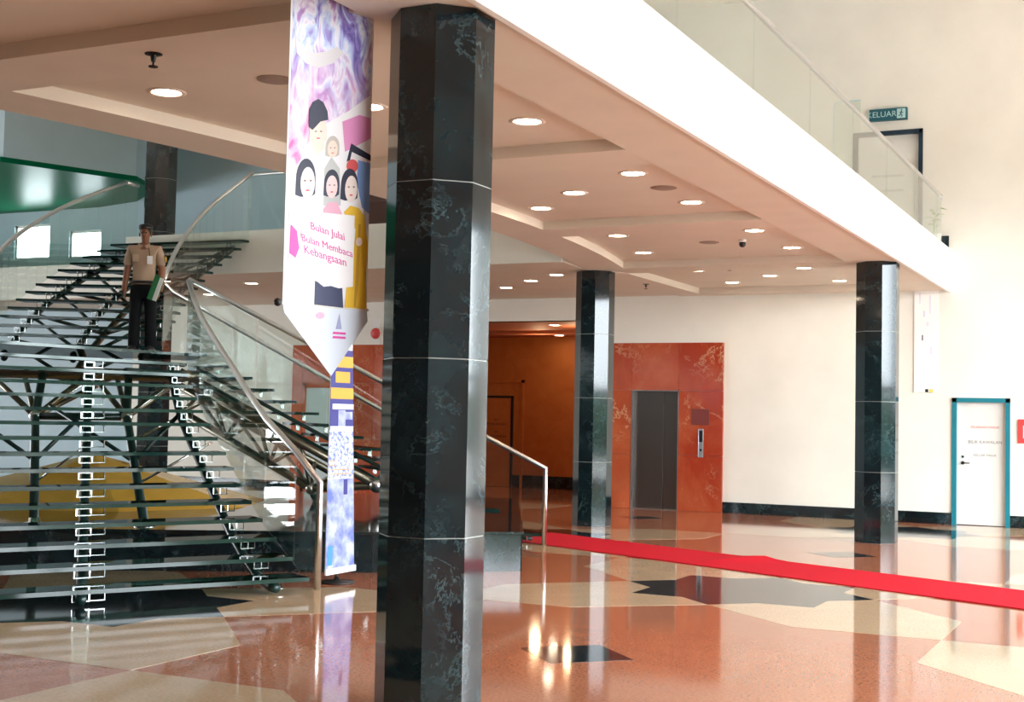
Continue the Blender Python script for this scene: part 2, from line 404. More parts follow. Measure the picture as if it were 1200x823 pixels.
# ---------------------------------------------------------------- columns
AP = .2686; SIDE = AP*2*math.tan(math.pi/8)
def column(x, y, h0, rows, rh, label):
    t = thing('column', label, 'column', (x, y, h0))
    MB().prism([( (AP-.006)/math.cos(math.pi/8)*math.cos(math.pi/8+i*math.pi/4), (AP-.006)/math.cos(math.pi/8)*math.sin(math.pi/8+i*math.pi/4)) for i in range(8)], 0, rows*rh).build('core', grout).parent = t
    pm = COLP.get(rh)
    if not pm:
        g = .003; hw = SIDE/2-.0004
        pm = MB().add([(AP-.03,-hw+.012,g),(AP-.03,hw-.012,g),(AP-.03,hw-.012,rh-g),(AP-.03,-hw+.012,rh-g),(AP,-hw,g),(AP,hw,g),(AP,hw,rh-g),(AP,-hw,rh-g)],
             [(0,3,2,1),(4,5,6,7),(0,1,5,4),(1,2,6,5),(2,3,7,6),(3,0,4,7)]).mesh('marble_panel', black_marble)
        COLP[rh] = pm
    for r in range(rows):
        for i in range(8):
            o = bpy.data.objects.new('marble_panel', pm); C.objects.link(o); o.parent = t
            o.location = (0, 0, r*rh); o.rotation_euler = (0, 0, i*math.pi/4)
    return t
COLP = {}
column(-3.64, 6.41, 0, 4, ZS/4, 'octagonal black marble column standing beside the hanging banner')
column(-7.82, 18.60, 0, 4, ZS/4, 'octagonal black marble column under the curved beam beside the lift')
column(-3.64, 18.60, 0, 4, ZS/4, 'octagonal black marble column before the bare white wall near the teal door')
column(-16.3, 18.60, 0, 9, ZS/4, 'tall black marble column rising behind the glass staircase past upper floor')

# ---------------------------------------------------------------- red marble surrounds
def slabs(parent, xs, zs, y, skip=()):
    for xa, xb in zip(xs, xs[1:]):
        for za, zb in zip(zs, zs[1:]):
            if any(s[0] < (xa+xb)/2 < s[1] and s[2] < (za+zb)/2 < s[3] for s in skip): continue
            MB().box((xa+.002, y-.05, za+.002), (xb-.002, y+.005, zb-.002)).build('marble_slab', red_marble, parent)
ms = struct(MB().box((-9.45, YW-.03, 0), (-7.07, YW, 2.97)).build('wall_lift_surround', grout))
# cut the door opening: rebuild as three strips
me = MB().box((-9.43, YW-.03, 0), (-8.77, YW+.01, 2.96)).box((-7.88, YW-.03, 0), (-7.08, YW+.01, 2.96)).box((-8.77, YW-.03, 2.12), (-7.88, YW+.01, 2.96)).mesh('lift_surround', grout)
ms.data = me
slabs(ms, [-9.45, -8.77, -7.88, -7.07], [0, .98, 2.12, 2.97], YW-.012, [(-8.77,-7.88,0,2.12)])
el = thing('lift_door', 'dark brushed steel lift doors set in red marble surround', 'elevator', (-8.325, YW, 0))
for x0, x1 in ((-8.765, -8.195), (-8.188, -7.885)):
    bevel(MB().box((x0, YW+.05 if x1 > -8.0 else YW+.03, .01), (x1, YW+.09 if x1 > -8.0 else YW+.07, 2.1)).build('door_leaf', lift, el), .004)
f = MB()
for q in ((-8.77,-8.755,0,2.12),(-7.895,-7.88,0,2.12),(-8.77,-7.88,2.105,2.12)): f.box((q[0], YW-.07, q[2]), (q[1], YW+.12, q[3]))
f.build('door_frame', steel, el)
MB().box((-8.77, YW-.06, 0), (-7.88, YW+.15, .012)).build('sill', steel, el)
MB().box((-8.77, YW+.14, 0), (-7.88, YW+.2, 2.12)).build('shaft_back', blk, el)
cp = thing('call_panel', 'slim steel lift call panel with black display on red marble', 'call panel', (-7.46, YW-.06, .97))
bevel(MB().box((-7.505, YW-.075, .95), (-7.415, YW-.06, 1.45)).build('plate', steel, cp), .004)
MB().box((-7.49, YW-.079, 1.22), (-7.43, YW-.074, 1.42)).build('display', blk, cp)
MB().tube([(-7.46, YW-.082, 1.08), (-7.46, YW-.074, 1.08)], .02, 12).build('button', blk, cp)
nt = tag(bevel(MB().box((-7.64, YW-.073, 1.52), (-7.31, YW-.06, 1.80)).build('wall_plaque', mat('maroon_plaque', (.20,.045,.04), .4)), .004),
   'square maroon plaque on red marble above the lift call panel', 'plaque')
# second marble surround with a glazed door, left
ml = struct(MB().box((-16.2, YW-.03, 0), (-15.95, YW+.01, 2.97)).box((-15.1, YW-.03, 0), (ALC[0], YW+.01, 2.97)).box((-15.95, YW-.03, 2.2), (-15.1, YW+.01, 2.97)).build('wall_marble_left', grout))
slabs(ml, [-16.2, -15.95, -15.1, -14.25, ALC[0]], [0, 1.1, 2.2, 2.97], YW-.012, [(-15.95,-15.1,0,2.2)])
d4 = thing('glazed_door', 'red framed glass door set in marble beyond the stairs', 'door', (-15.5, YW, 0))
f = MB()
for q in ((-15.95,-15.87,0,2.2),(-15.18,-15.1,0,2.2),(-15.95,-15.1,2.1,2.2),(-15.95,-15.1,1.0,1.12),(-15.95,-15.1,0,.12)): f.box((q[0], YW-.045, q[2]), (q[1], YW-.003, q[3]))
f.build('door_frame', red_marble, d4)
pane_m = mat('pale_blue_obscured_glass', (.62,.76,.78), .1)
for z0, z1 in ((.12, 1.0), (1.12, 2.1)): MB().box((-15.87, YW-.025, z0), (-15.18, YW-.005, z1)).build('pane', pane_m, d4)
# ---------------------------------------------------------------- doors on the back wall
def wall_door(n, x0, x1, z0, z1, fw_, fm, leaf_m, mirror=False):
    d = struct(MB().box((x0+fw_, YW+.06, z0+.01), (x1-fw_, YW+.10, z1-fw_)).build('door_%d' % n, leaf_m))
    f = MB()
    for q in ((x0,x0+fw_,z0,z1),(x1-fw_,x1,z0,z1),(x0,x1,z1-fw_,z1)): f.box((q[0], YW-.03, q[2]), (q[1], YW+.12, q[3]))
    f.build('door_frame', fm, d)
    MB().box((x0, YW+.2, z0), (x1, YW+.25, z1)).build('door_backing', blk, d)
    hx_ = x0+fw_+.09
    MB().lathe([(.028,0),(.028,.012)], (0,0,0)).tube([(0,0,.01),(0,0,.05),(.11,0,.05)], .009, 8).build('handle', blk, d).matrix_local = Matrix.Translation((hx_, YW+.06, z0+1.0)) @ Matrix.Rotation(math.pi/2, 4, 'X')
    MB().lathe([(.02,0),(.02,.012)]).build('lock', blk, d).matrix_local = Matrix.Translation((hx_, YW+.06, z0+1.1)) @ Matrix.Rotation(math.pi/2, 4, 'X')
    return d
d1 = wall_door(1, -3.24, -2.35, 0, 2.05, .07, teal, offwhite)
for zz, t_, m_, s_ in ((1.58, 'DILARANG MASUK', mat('red_print', (.6,.05,.04), .6), .052), (1.34, 'BILIK KAWALAN', mat('grey_print', (.18,.18,.2), .6), .07), (1.13, 'KELUAR MASUK', MATS['grey_print'], .05)):
    text('door_lettering', t_, m_, s_, (-2.74, YW+.059, zz), (math.pi/2, 0, 0), d1)
d2 = wall_door(2, -4.86, -3.72, ZT, 6.5, .07, dteal, offwhite)
for zz in (5.75, 5.5): text('door_lettering', 'PINTU KECEMASAN', MATS['grey_print'], .06, (-4.3, YW+.059, zz), (math.pi/2, 0, 0), d2)
es = thing('exit_sign', 'teal exit sign with white KELUAR lettering above upper door', 'sign', (-4.28, YW, 6.66))
bevel(MB().box((-4.585, YW-.09, 6.665), (-3.965, YW, 6.865)).build('sign_box', mat('teal_sign_face', (.006,.10,.14), .35), es), .005)
wp = mat('white_print', (.85,.88,.88), .6)
lb = mat('pale_teal_print', (.45,.70,.72), .6)
text('sign_lettering', 'KELUAR', lb, .135, (-4.38, YW-.091, 6.765), (math.pi/2, 0, 0), es)
pg = MB().box((-4.13, YW-.093, 6.685), (-3.99, YW-.089, 6.845)).build('pictogram_panel', lb, es)
p = MB().ball((-4.052, YW-.095, 6.818), .012, 8, 6, (1,.3,1))
p.tube([(-4.056,YW-.095,6.80),(-4.066,YW-.095,6.755)], .009, 6).tube([(-4.066,YW-.095,6.755),(-4.045,YW-.095,6.735),(-4.05,YW-.095,6.705)], .007, 6)
p.tube([(-4.066,YW-.095,6.755),(-4.082,YW-.095,6.73),(-4.105,YW-.095,6.728)], .007, 6).tube([(-4.085,YW-.095,6.775),(-4.058,YW-.095,6.792),(-4.028,YW-.095,6.772)], .006, 6)
p.build('running_figure', MATS['teal_sign_face'], es)
q = aty(1193, 490, YW)
rn = thing('fire_notice', 'red fire notice board on white wall past the teal framed door', 'sign', (q.x, YW, 1.33))
bevel(MB().box((q.x, YW-.03, 1.34), (q.x+.3, YW, 1.72)).build('board', mat('red_sign_face', (.62,.06,.06), .45), rn), .004)
MB().box((q.x+.08, YW-.032, 1.42), (q.x+.22, YW-.029, 1.62)).build('white_panel', wp, rn)
# wall banner by the teal door, overexposure put into its pale colours
c0, c1 = aty(1072, 322, YW), aty(1100, 460, YW)
wb = thing('wall_banner', 'white banner paled as if overexposed hanging on wall beside the teal framed door', 'banner', (c0.x, YW-.02, c1.z))
pale = mat('white_banner_cloth', (.92,.92,.90), .7); lav = mat('overexposed_lavender_print', (.74,.72,.86), .7); pk = mat('overexposed_pink_print', (.86,.74,.82), .7)
MB().box((c0.x, YW-.024, c1.z), (c1.x, YW-.016, c0.z)).build('cloth', pale, wb)
for px_, py_, w_, h_, m_ in ((1078,350,.02,.18,lav),(1090,357,.02,.3,lav),(1083,368,.03,.1,lav),(1087,380,.04,.07,pk),(1081,396,.02,.09,mat('plum_print',(.10,.06,.12),.7)),(1091,411,.035,.12,lav),(1086,458,.05,.05,blk),(1091,458,.06,.05,mat('yellow_print',(.85,.62,.12),.6))):
    a = aty(px_, py_, YW-.024); MB().box((a.x-w_/2, YW-.0255, a.z-h_/2), (a.x+w_/2, YW-.0238, a.z+h_/2)).build('printed_figure', m_, wb)
MB().tube([(c0.x-.03, YW-.02, c0.z), (c1.x+.03, YW-.02, c0.z)], .012, 8).build('rod', steel, wb)
# alarm bell on the far wall, brown upper door
q = aty(441, 391, YW)
ab = thing('alarm_bell', 'small red alarm bell on white wall above the far marble', 'bell', (q.x, YW, q.z))
MB().box((q.x-.12, YW-.02, q.z-.25), (q.x+.1, YW, q.z+.3)).build('back_plate', offwhite, ab)
MB().ball((q.x, YW-.03, q.z), .11, 14, 8, (1,.55,1)).build('dome', MATS['red_sign_face'], ab, True)
q = aty(428, 225, YW)
bd = struct(MB().box((q.x-.05, YW-.04, ZT), (q.x+1.1, YW, q.z)).build('door_5', mat('dark_brown_wood', (.09,.022,.012), .4)))
f = MB()
for s_ in ((q.x-.11,q.x-.05,ZT,q.z+.06),(q.x+1.1,q.x+1.16,ZT,q.z+.06),(q.x-.11,q.x+1.16,q.z,q.z+.06)): f.box((s_[0], YW-.05, s_[2]), (s_[1], YW, s_[3]))
f.build('door_frame', MATS['dark_brown_wood'], bd)

# ---------------------------------------------------------------- red carpet
far = [Vector((-7.75,16.98)), Vector((-1.36,14.03))]; dr = (far[1]-far[0]).normalized(); nr = Vector((dr.y, -dr.x))
cps = []
A0 = far[0]+dr*.05; L_ = 10.3; wd = 1.22
rc = MB(); n = 60
vs = []
for i in range(n+1):
    p = A0+dr*(L_*i/n)
    bump = .012+.035*math.exp(-((i/n*L_-3.75)/.18)**2)
    for j in range(7):
        q_ = p+nr*(wd*j/6); h = bump if j < 4 else .012+(bump-.012)*max(0, (6-j)/3)
        vs.append((q_.x, q_.y, h))
fs = [(i*7+j, (i+1)*7+j, (i+1)*7+j+1, i*7+j+1)[::-1] for i in range(n) for j in range(6)]
o_ = len(vs)
vs += [(x, y, 0.001) for x, y, z in vs]
fs += [tuple(k+o_ for k in f_)[::-1] for f_ in fs]
edge = [i*7 for i in range(n+1)] + [n*7+j for j in range(1,7)] + [i*7+6 for i in reversed(range(n))] + [j for j in reversed(range(1,6))]
fs += [(a, b2, b2+o_, a+o_) for a, b2 in zip(edge, edge[1:]+edge[:1])]
cr = rc.add(vs, fs).build('red_carpet', redc)
bm = bmesh.new(); bm.from_mesh(cr.data); bmesh.ops.recalc_face_normals(bm, faces=bm.faces); bm.to_mesh(cr.data); bm.free()
tag(cr, 'long red carpet runner crossing the polished floor from the stairs', 'carpet')

# ---------------------------------------------------------------- balcony balustrades
bal = thing('glass_balustrade', 'frameless glass balustrade with steel rail along the white mezzanine edge', 'balustrade', (XF-.05, 10, ZT))
y0 = -4.9
while y0 < 22.1:
    y1 = min(y0+2.05, 22.2)
    MB().box((XF-.056, y0+.008, ZT-.02), (XF-.044, y1-.008, 5.25)).build('glass_panel', clear, bal); y0 += 2.05
MB().tube([(XF-.05, -4.9, 5.27), (XF-.05, 22.15, 5.27)], .028, 10).build('handrail', steel, bal, True)
MB().tube([(XF-.05, 22.13, 5.27), (XF-.05, 22.13, 5.2)], .02, 8).build('bracket', steel, bal)
q = aty(977, 120, 21.0)
ret = thing('glass_screen', 'short clear glass return screen with rounded corner before the upper door', 'screen', (q.x, 21.0, ZT))
pts = [(q.x, ZT), (q.x+.42, ZT), (q.x+.42, q.z)] + [(q.x+.08-.08*math.sin(a), q.z-.08+.08*math.cos(a)) for a in [0,.4,.8,1.2,1.57]]
MB().sheet([(x, 21.0, z) for x, z in pts], (0,1,0), .012).build('glass_pane', clear, ret)
MB().tube([(x, 21.0, z) for x, z in [(q.x+.42, q.z)]+pts[3:]+[(q.x, ZT)]], .008, 6).build('edge_strip', lb, ret)
rb = thing('rear_balustrade', 'clear glass balustrade with dark rail on rear upper floor edge', 'balustrade', (-10.5, 17.3, ZT))
x0 = -13.35
while x0 < -8.0:
    x1 = min(x0+1.8, -7.95)
    MB().box((x0+.006, 17.30, ZT-.02), (x1-.006, 17.312, 5.38)).build('glass_panel', clear, rb); x0 += 1.8
MB().tube([(-13.35, 17.306, 5.4), (-7.95, 17.306, 5.4)], .03, 10).build('handrail', steel, rb, True)
# potted plant by the balcony end
q = aty(1098, 237, 22.3)
pp = thing('potted_plant', 'small green plant on the upper floor at balcony rail end', 'plant', (-3.50, 22.42, ZT))
MB().lathe([(.09,0),(.12,.22),(.13,.24),(.11,.24)], (-3.50,22.42,ZT)).build('pot', offwhite, pp, True)
leafm = mat('leaf_green', (.20,.38,.05), .5)
MB().tube([(-3.50,22.42,ZT+.2),(-3.49,22.42,ZT+.5)], .012, 6).build('stem', leafm, pp)
for k in range(9):
    a = k*2.4; r_ = .12+.04*(k % 3); z_ = ZT+.34+.035*k
    c = Vector((-3.49, 22.42, z_)); d = Vector((math.cos(a)*r_, math.sin(a)*r_, .1)); s_ = Vector((-math.sin(a), math.cos(a), 0))*.035
    MB().sheet([c, c+d*.5+s_, c+d-Vector((0,0,.08)), c+d*.5-s_], (0,0,1), .004).build('leaf', leafm, pp)

# ---------------------------------------------------------------- downlights, sprinklers, vents
def downlight(px, py, z, label, group):
    p = atz(px, py, z)
    o = thing('downlight', label, 'light', (p.x, p.y, z), group)
    for nm, me in DL:
        c = bpy.data.objects.new(nm, me); C.objects.link(c); c.parent = o
DL = [('trim_ring', MB().lathe([(.105,.004),(.145,.004),(.145,-.004),(.12,-.010),(.105,-.006),(.105,.004)], n=24, caps=False).mesh('trim_ring', trim_w, True)),
      ('lamp', MB().lathe([(.108,.003),(.108,-.002),(.06,-.004)], n=24).mesh('lamp', lamp_e))]
for g, pts in (
    ('downlights in the first coffer', [(195,108,'beside the sprinkler above the staircase'),(432,125,'between hanging banner and big black column'),(618,142,'alone in its coffer past the big column')]),
    ('downlights in the second coffer', [(742,203,'just before the round air vent'),(673,226,'between two others in the vent coffer'),(634,244,'against the curved beam in the vent coffer'),(810,237,'just past the round air vent')]),
    ('downlights in the third coffer', [(724,276,'next to a sprinkler by the curved beam'),(754,296,'by the column under the curved beam'),(884,270,'just before the black dome sensor'),(928,290,'past the dome sensor by the edge beam')]),
    ('downlights in the last coffer', [(818,317,'by the bright cove above the lift'),(858,331,'above the white wall edge beside lift marble'),(902,323,'in the middle of the last coffer'),(942,314,'at the edge beam of the last coffer'),(984,329,'next to the far column before white wall')])):
    for px_, py_, lab in pts: downlight(px_, py_, ZC, 'round lit downlight '+lab, g)
for px_, py_, lab in [(652,322,'close to the column under the curved beam'),(622,329,'between two others above the alcove'),(593,337,'farthest from the columns above the alcove')]: downlight(px_, py_, ZS+.02, 'round lit downlight under rear slab '+lab, 'downlights before the alcove')
for px_, py_, lab in [(295,332,'beside the hanging banner'),(245,345,'beside the stair landing')]: downlight(px_, py_, ZS+.02, 'round lit downlight under rear slab '+lab, 'downlights behind the staircase')
for px_, py_, lab in [(650,381,'at its mouth'),(623,397,'over its door side'),(655,393,'in its far corner')]: downlight(px_, py_, 3.4, 'small lit downlight in wood alcove ceiling '+lab, 'downlights in the alcove')
for k, (x, y) in enumerate([(-10.6, 24.2), (-11.9, 25.4), (-10.6, 26.3)]):
    l = bpy.data.lights.new('alcove_lamp', 'POINT'); l.energy = 9; l.color = (1, .72, .42); l.shadow_soft_size = .1
    o = bpy.data.objects.new('alcove_lamp', l); C.objects.link(o); o.location = (x, y, 3.05)
def sprinkler(px, py, z, where):
    p = atz(px, py, z)
    o = thing('sprinkler', 'small dark fire sprinkler head on the ceiling ' + where, 'sprinkler', (p.x, p.y, z))
    MB().lathe([(.055,.001),(.055,-.006),(.02,-.012),(.014,-.05)], (p.x,p.y,z), 14).build('base', blk, o)
    MB().lathe([(.006,-.045),(.006,-.075),(.03,-.078),(.03,-.084)], (p.x,p.y,z), 12).build('deflector', blk, o)
sprinkler(180, 63, ZS, 'above the staircase handrail beside the hanging banner')
sprinkler(733, 268, ZC, 'beside a third coffer downlight')
sprinkler(757, 333, ZS, 'near the lift marble')
sprinkler(855, 311, ZC, 'between the last coffer lights')
for px_, py_, lab in ((323,93,'flat round ceiling speaker beside the hanging banner'),(778,220,'round flat air vent between two downlights in second coffer'),(831,284,'small round flat vent in the third coffer ceiling')):
    p = atz(px_, py_, ZC); o = thing('ceiling_vent', lab, 'vent', (p.x, p.y, ZC))
    MB().lathe([(.13,.002),(.13,-.006),(.10,-.012)], (p.x,p.y,ZC), 24).build('rim', mat('vent_grey_'+str(px_), (.33,.25,.2), .5), o)
    MB().lathe([(.098,-.008),(.098,-.014),(.02,-.016)], (p.x,p.y,ZC), 24).build('grille', MATS['vent_grey_'+str(px_)], o)
p = atz(870, 281, ZC); o = thing('dome_sensor', 'small black dome sensor hanging under the third coffer', 'sensor', (p.x, p.y, ZC))
MB().lathe([(.05,.001),(.05,-.03),(.03,-.035)], (p.x,p.y,ZC), 16).build('mount', offwhite, o)
MB().ball((p.x,p.y,ZC-.055), .045, 14, 8).build('dome', blk, o, True)

# ---------------------------------------------------------------- plinth and golden pyramid
pl = thing('marble_plinth', 'low black marble plinth lying under the glass staircase', 'plinth', tuple(W(-4, 16, 0)))
pp_ = [(-9.5, 13.2), (-5.5, 13.2), (-1.37, 13.62), (.13, 14.0), (.10, 19.6), (-9.5, 21.0)]
wp_ = [tuple(W(*a))[:2] for a in pp_]
MB().prism(wp_, .0, .38).build('body', grout, pl)
fr0 = [W(*a) for a in pp_[:5]]
for a, b_ in zip(fr0, fr0[1:]):
    d = b_-a; k = max(1, round(d.length/1.3)); nn = Vector((d.y, -d.x, 0)).normalized()
    for i in range(k):
        a_, c_ = a+d*(i/k)+d.normalized()*.002, a+d*((i+1)/k)-d.normalized()*.002
        MB().sheet([a_, c_, c_+Vector((0,0,.378)), a_+Vector((0,0,.378))], nn, .03).build('marble_panel', black_marble, pl)
top = [tuple(W(*a))[:2] for a in [(-9.55,13.15),(-5.5,13.15),(-1.36,13.57),(.16,13.96),(.13,19.65),(-9.55,21.05)]]
bevel(MB().prism(top, .38, .41).build('coping', black_marble, pl), .005)
gy = thing('stone_pyramid', 'low golden stone pyramid on black plinth beneath the stair landing', 'pyramid', tuple(W(-5.3, 17.4, .41)))
ap = W(-5.35, 17.3, 1.02); ring = [W(-5.35+2.25*math.cos(a), 17.4+2.0*math.sin(a), .41) for a in [math.pi/8+i*math.pi/4 for i in range(8)]]
for i in range(8):
    MB().add([ring[i], ring[(i+1)%8], ap, W(-5.35,17.4,.41)], [(0,1,2),(1,0,3),(0,2,3),(2,1,3)]).build('stone_facet', gold, gy)

# ---------------------------------------------------------------- glass staircase
st = thing('glass_staircase', 'branching staircase of dark green glass treads on steel truss', 'staircase', tuple(W(-4.5, 16.5, 0)))
RZ = .1456
Lr = [(0,(-1.60,11.65)),(1,(-1.76,11.95)),(4,(-2.35,12.85)),(8,(-3.00,14.2)),(12,(-3.65,15.6)),(16,(-4.2,17.2)),(17,(-4.3,17.6))]
Lm = lambda k: (-.315*(10.8+4.8*(k-1)/14), 10.8+4.8*(k-1)/14)
def Ledge(k):
    r_ = interp(Lr, k); m_ = Lm(k); return (m_[0]+(m_[0]-r_[0])*1.1, m_[1]+(m_[1]-r_[1])*1.1), r_
def Redge(k):       # k counts from the bottom of the right-hand flight
    t = (17-k)/16
    return (-4.2+4.65*t, 17.25-.4*t), (-4.86+4.34*t, 19.0+.1*t)
Ul = [(0,(-7.2,18.0)),(4,(-7.27,19.0)),(7,(-7.25,19.9)),(11,(-7.0,21.1)),(15,(-6.55,22.43))]
Ur = [(0,(-4.86,18.45)),(5,(-4.93,19.6)),(10,(-4.75,20.6)),(15,(-4.2,21.27))]
def Uedge(k): return interp(Ul, k), interp(Ur, k)
TT = .035
def bracket_mesh():
    b = MB()
    for x in (-.065, .065):
        b.box((x-.006,-.008,-.115),(x+.006,.008,-TT))
        b.lathe([(.016,-TT-.010),(.016,-TT)], (x,0,0), 8)
    b.box((-.071,-.007,-.052),(.071,.007,-.040)).box((-.071,-.007,-.115),(.071,.007,-.105))
    b.tube([(.19,0,-.11),(.19,0,-TT)], .007, 8).lathe([(.016,-TT-.010),(.016,-TT)], (.19,0,0), 8).tube([(.06,0,-.108),(.196,0,-.108)], .006, 6)
    return b.mesh('bracket', mat('bracket_steel', (.5,.52,.53), .16, 1))
BR = bracket_mesh()
def flight(edge, ks, z0, rise, fr, ovl=.06, sr=.045, wide=None):
    axis = []
    for k in ks:
        a0_, b0_ = edge(k-ovl); a1_, b1_ = edge(k+1)
        z = z0+rise*k
        q = [W(*a0_)[:2], W(*b0_)[:2], W(*b1_)[:2], W(*a1_)[:2]]
        t = MB().prism(q, z-TT, z, 0, 1).build('tread', [tread_glass, tread_edge], st)
        for f_ in fr:
            pa = lerp((*q[0], z), (*q[1], z), f_); pb = lerp((*q[3], z), (*q[2], z), f_)
            c = lerp(pa, pb, .42); d = Vector((*q[1], 0))-Vector((*q[0], 0))
            o = bpy.data.objects.new('bracket', BR); C.objects.link(o); o.parent = t
            o.matrix_local = Matrix.Translation(c) @ Matrix.Rotation(math.atan2(d.y, d.x), 4, 'Z') @ Matrix.Diagonal((1 if f_ == wide else .55, 1, 1, 1))
    for f_ in fr:
        pts = []
        for k in [ks[0]-.35]+list(ks)+[ks[-1]+1]:
            a, b_ = edge(k+.45); z = max(.06, z0+rise*k-.17)
            p_ = lerp(W(*a, z), W(*b_, z), f_); pts.append(p_)
        MB().tube(pts, sr, 10).build('stringer', dsteel, st, True)
flight(Ledge, list(range(1, 16)), 0, RZ, (.06, .524, .93), wide=.524)
flight(Redge, list(range(1, 16)), 0, RZ, (.12, .88), sr=.026)
flight(Uedge, list(range(1, 15)), 2.33, .1417, (.12, .5, .88))
# landing of three glass plates
la = Ledge(16)
land = [la[0], la[1], (-4.2, 17.3), (-4.86, 18.95), Uedge(1)[1], Uedge(1)[0]]
plates = [[la[0], la[1], lerp(la[1]+(0,), Uedge(1)[1]+(0,), .5)[:2], lerp(la[0]+(0,), Uedge(1)[0]+(0,), .5)[:2]],
          [lerp(la[0]+(0,), Uedge(1)[0]+(0,), .5)[:2], lerp(la[1]+(0,), Uedge(1)[1]+(0,), .5)[:2], Uedge(1)[1], Uedge(1)[0]],
          [la[1], (-3.92, 17.23), (-4.58, 19.0), Uedge(1)[1]]]
for q in plates:
    c = sum((Vector((*a, 0)) for a in q), Vector())/4
    MB().prism([tuple(W(*(Vector((*a, 0))*.997+c*.003)[:2]))[:2] for a in q], 2.33-TT, 2.33, 0, 1).build('landing_plate', [tread_glass, tread_edge], st)
def bar(name, pts, r, m=bsteel, n=10): return MB().tube([W(*p) for p in pts], r, n).build(name, m, st, True)
# landing truss
bar('truss_chord', [(-6.9, 16.4, 2.03), (-3.95, 17.0, 2.03)], .07)
bar('truss_chord', [(-7.0, 18.1, 2.05), (-4.5, 18.5, 2.05)], .07)
bar('truss_chord', [(-5.9, 14.5, 2.05), (-6.9, 16.4, 2.03), (-7.0, 18.1, 2.05)], .06, dsteel)
bar('truss_chord', [(-4.6, 16.0, 2.03), (-4.1, 17.05, 2.03), (-4.5, 18.5, 2.05)], .06, dsteel)
n1, n2 = (-5.66, 16.0, 1.49), (-4.57, 16.0, 1.50)
f1, f2 = (-4.80, 13.65, .41), (-3.72, 13.8, .41)
for nd, ft, top_, sides in ((n1, f1, (-5.80, 16.62, 2.03), [(-6.45,16.49,2.03),(-5.25,16.73,2.03),(-6.6,18.16,2.05),(-5.4,18.35,2.05)]),
                      (n2, f2, (-4.80, 16.83, 2.03), [(-5.25,16.73,2.03),(-4.12,16.97,2.03),(-5.4,18.35,2.05),(-4.6,18.48,2.05)])):
    bar('mast', [top_, nd, ft], .05, dsteel)
    for s_ in sides: bar('brace', [nd, s_], .035)
    MB().ball(W(*nd), .075).build('node', steel, st, True)
    MB().lathe([(.11,0),(.11,.02),(.06,.03),(.055,.07)], tuple(W(*ft)), 16).build('mast_foot', chrome, st, True)
    md = lerp(nd, ft, .45)
    bar('brace', [md, (nd[0]-.75, nd[1]-.5, 1.62)], .025, dsteel)
    bar('brace', [md, (nd[0]+.75, nd[1]-.5, 1.55)], .025, dsteel)
bar('truss_chord', [n1, n2], .045, dsteel)
bar('tie_rod', [n1, (-5.0, 16.2, 2.0)], .012, chrome, 6)
bar('tie_rod', [n2, (-4.1, 16.6, 2.0)], .014, chrome, 6)
bar('tie_rod', [lerp(n2, f2, .25), (-3.85, 15.6, 1.52)], .014, chrome, 6)
bar('tie_rod', [lerp(n2, f2, .65), (-3.3, 14.9, 1.25)], .014, chrome, 6)
bar('tie_rod', [lerp(n1, f1, .65), (-4.6, 14.4, 1.15)], .012, chrome, 6)
# right-hand flight truss
def Rp(t, s_, dz):
    a = lerp((-4.2,17.25,0), (.45,16.85,0), t); b_ = lerp((-4.86,19.0,0), (-.52,19.1,0), t); p_ = lerp(a, b_, s_)
    return (p_.x, p_.y, 2.33*(1-t)+dz)
bar('truss_chord', [Rp(.02,.12,-.32), Rp(.56,.12,-.34)], .055)
bar('truss_chord', [Rp(.02,.88,-.32), Rp(.56,.88,-.34)], .055)
bot = [Rp(.02,.45,-.72), Rp(.40,.35,-.80), Rp(.56,.12,-.34)]
bar('truss_chord', bot, .055)
bar('truss_chord', [Rp(.40,.35,-.80), Rp(.56,.88,-.34)], .05)
bp = lambda t: lerp(bot[0], bot[1], t)
for t in (.02,.15,.28,.40):
    q = bp((t-.02)/.38)
    for s_ in (.12,.88):
        bar('brace', [q, Rp(min(.56, t+.07), s_, -.33)], .028)
        if t > .05: bar('brace', [q, Rp(t-.06, s_, -.33)], .028)
MB().ball(W(*Rp(.56,.12,-.34)), .10, 14, 10).build('node', steel, st, True)
MB().ball(W(*bot[1]), .08, 14, 10).build('node', steel, st, True)
bar('mast', [bot[1], (bot[1][0]+.05, bot[1][1]+.2, .41)], .05, dsteel)
# upper flight: lower chord and struts
U = lambda k, f_, dz: tuple(lerp((*Uedge(k)[0], 2.33+.1417*k+dz), (*Uedge(k)[1], 2.33+.1417*k+dz), f_))
low = [U(k, .5, -.62+.02*abs(k-7)) for k in (1,4,7,10,13,14.8)]
bar('truss_chord', low, .05)
for i, k in enumerate((1,4,7,10,13)):
    for s_ in (.12,.88): bar('brace', [low[i], U(k+1.5, s_, -.2)], .026, dsteel); bar('brace', [low[i], U(max(0,k-1.2), s_, -.2)], .026, dsteel)
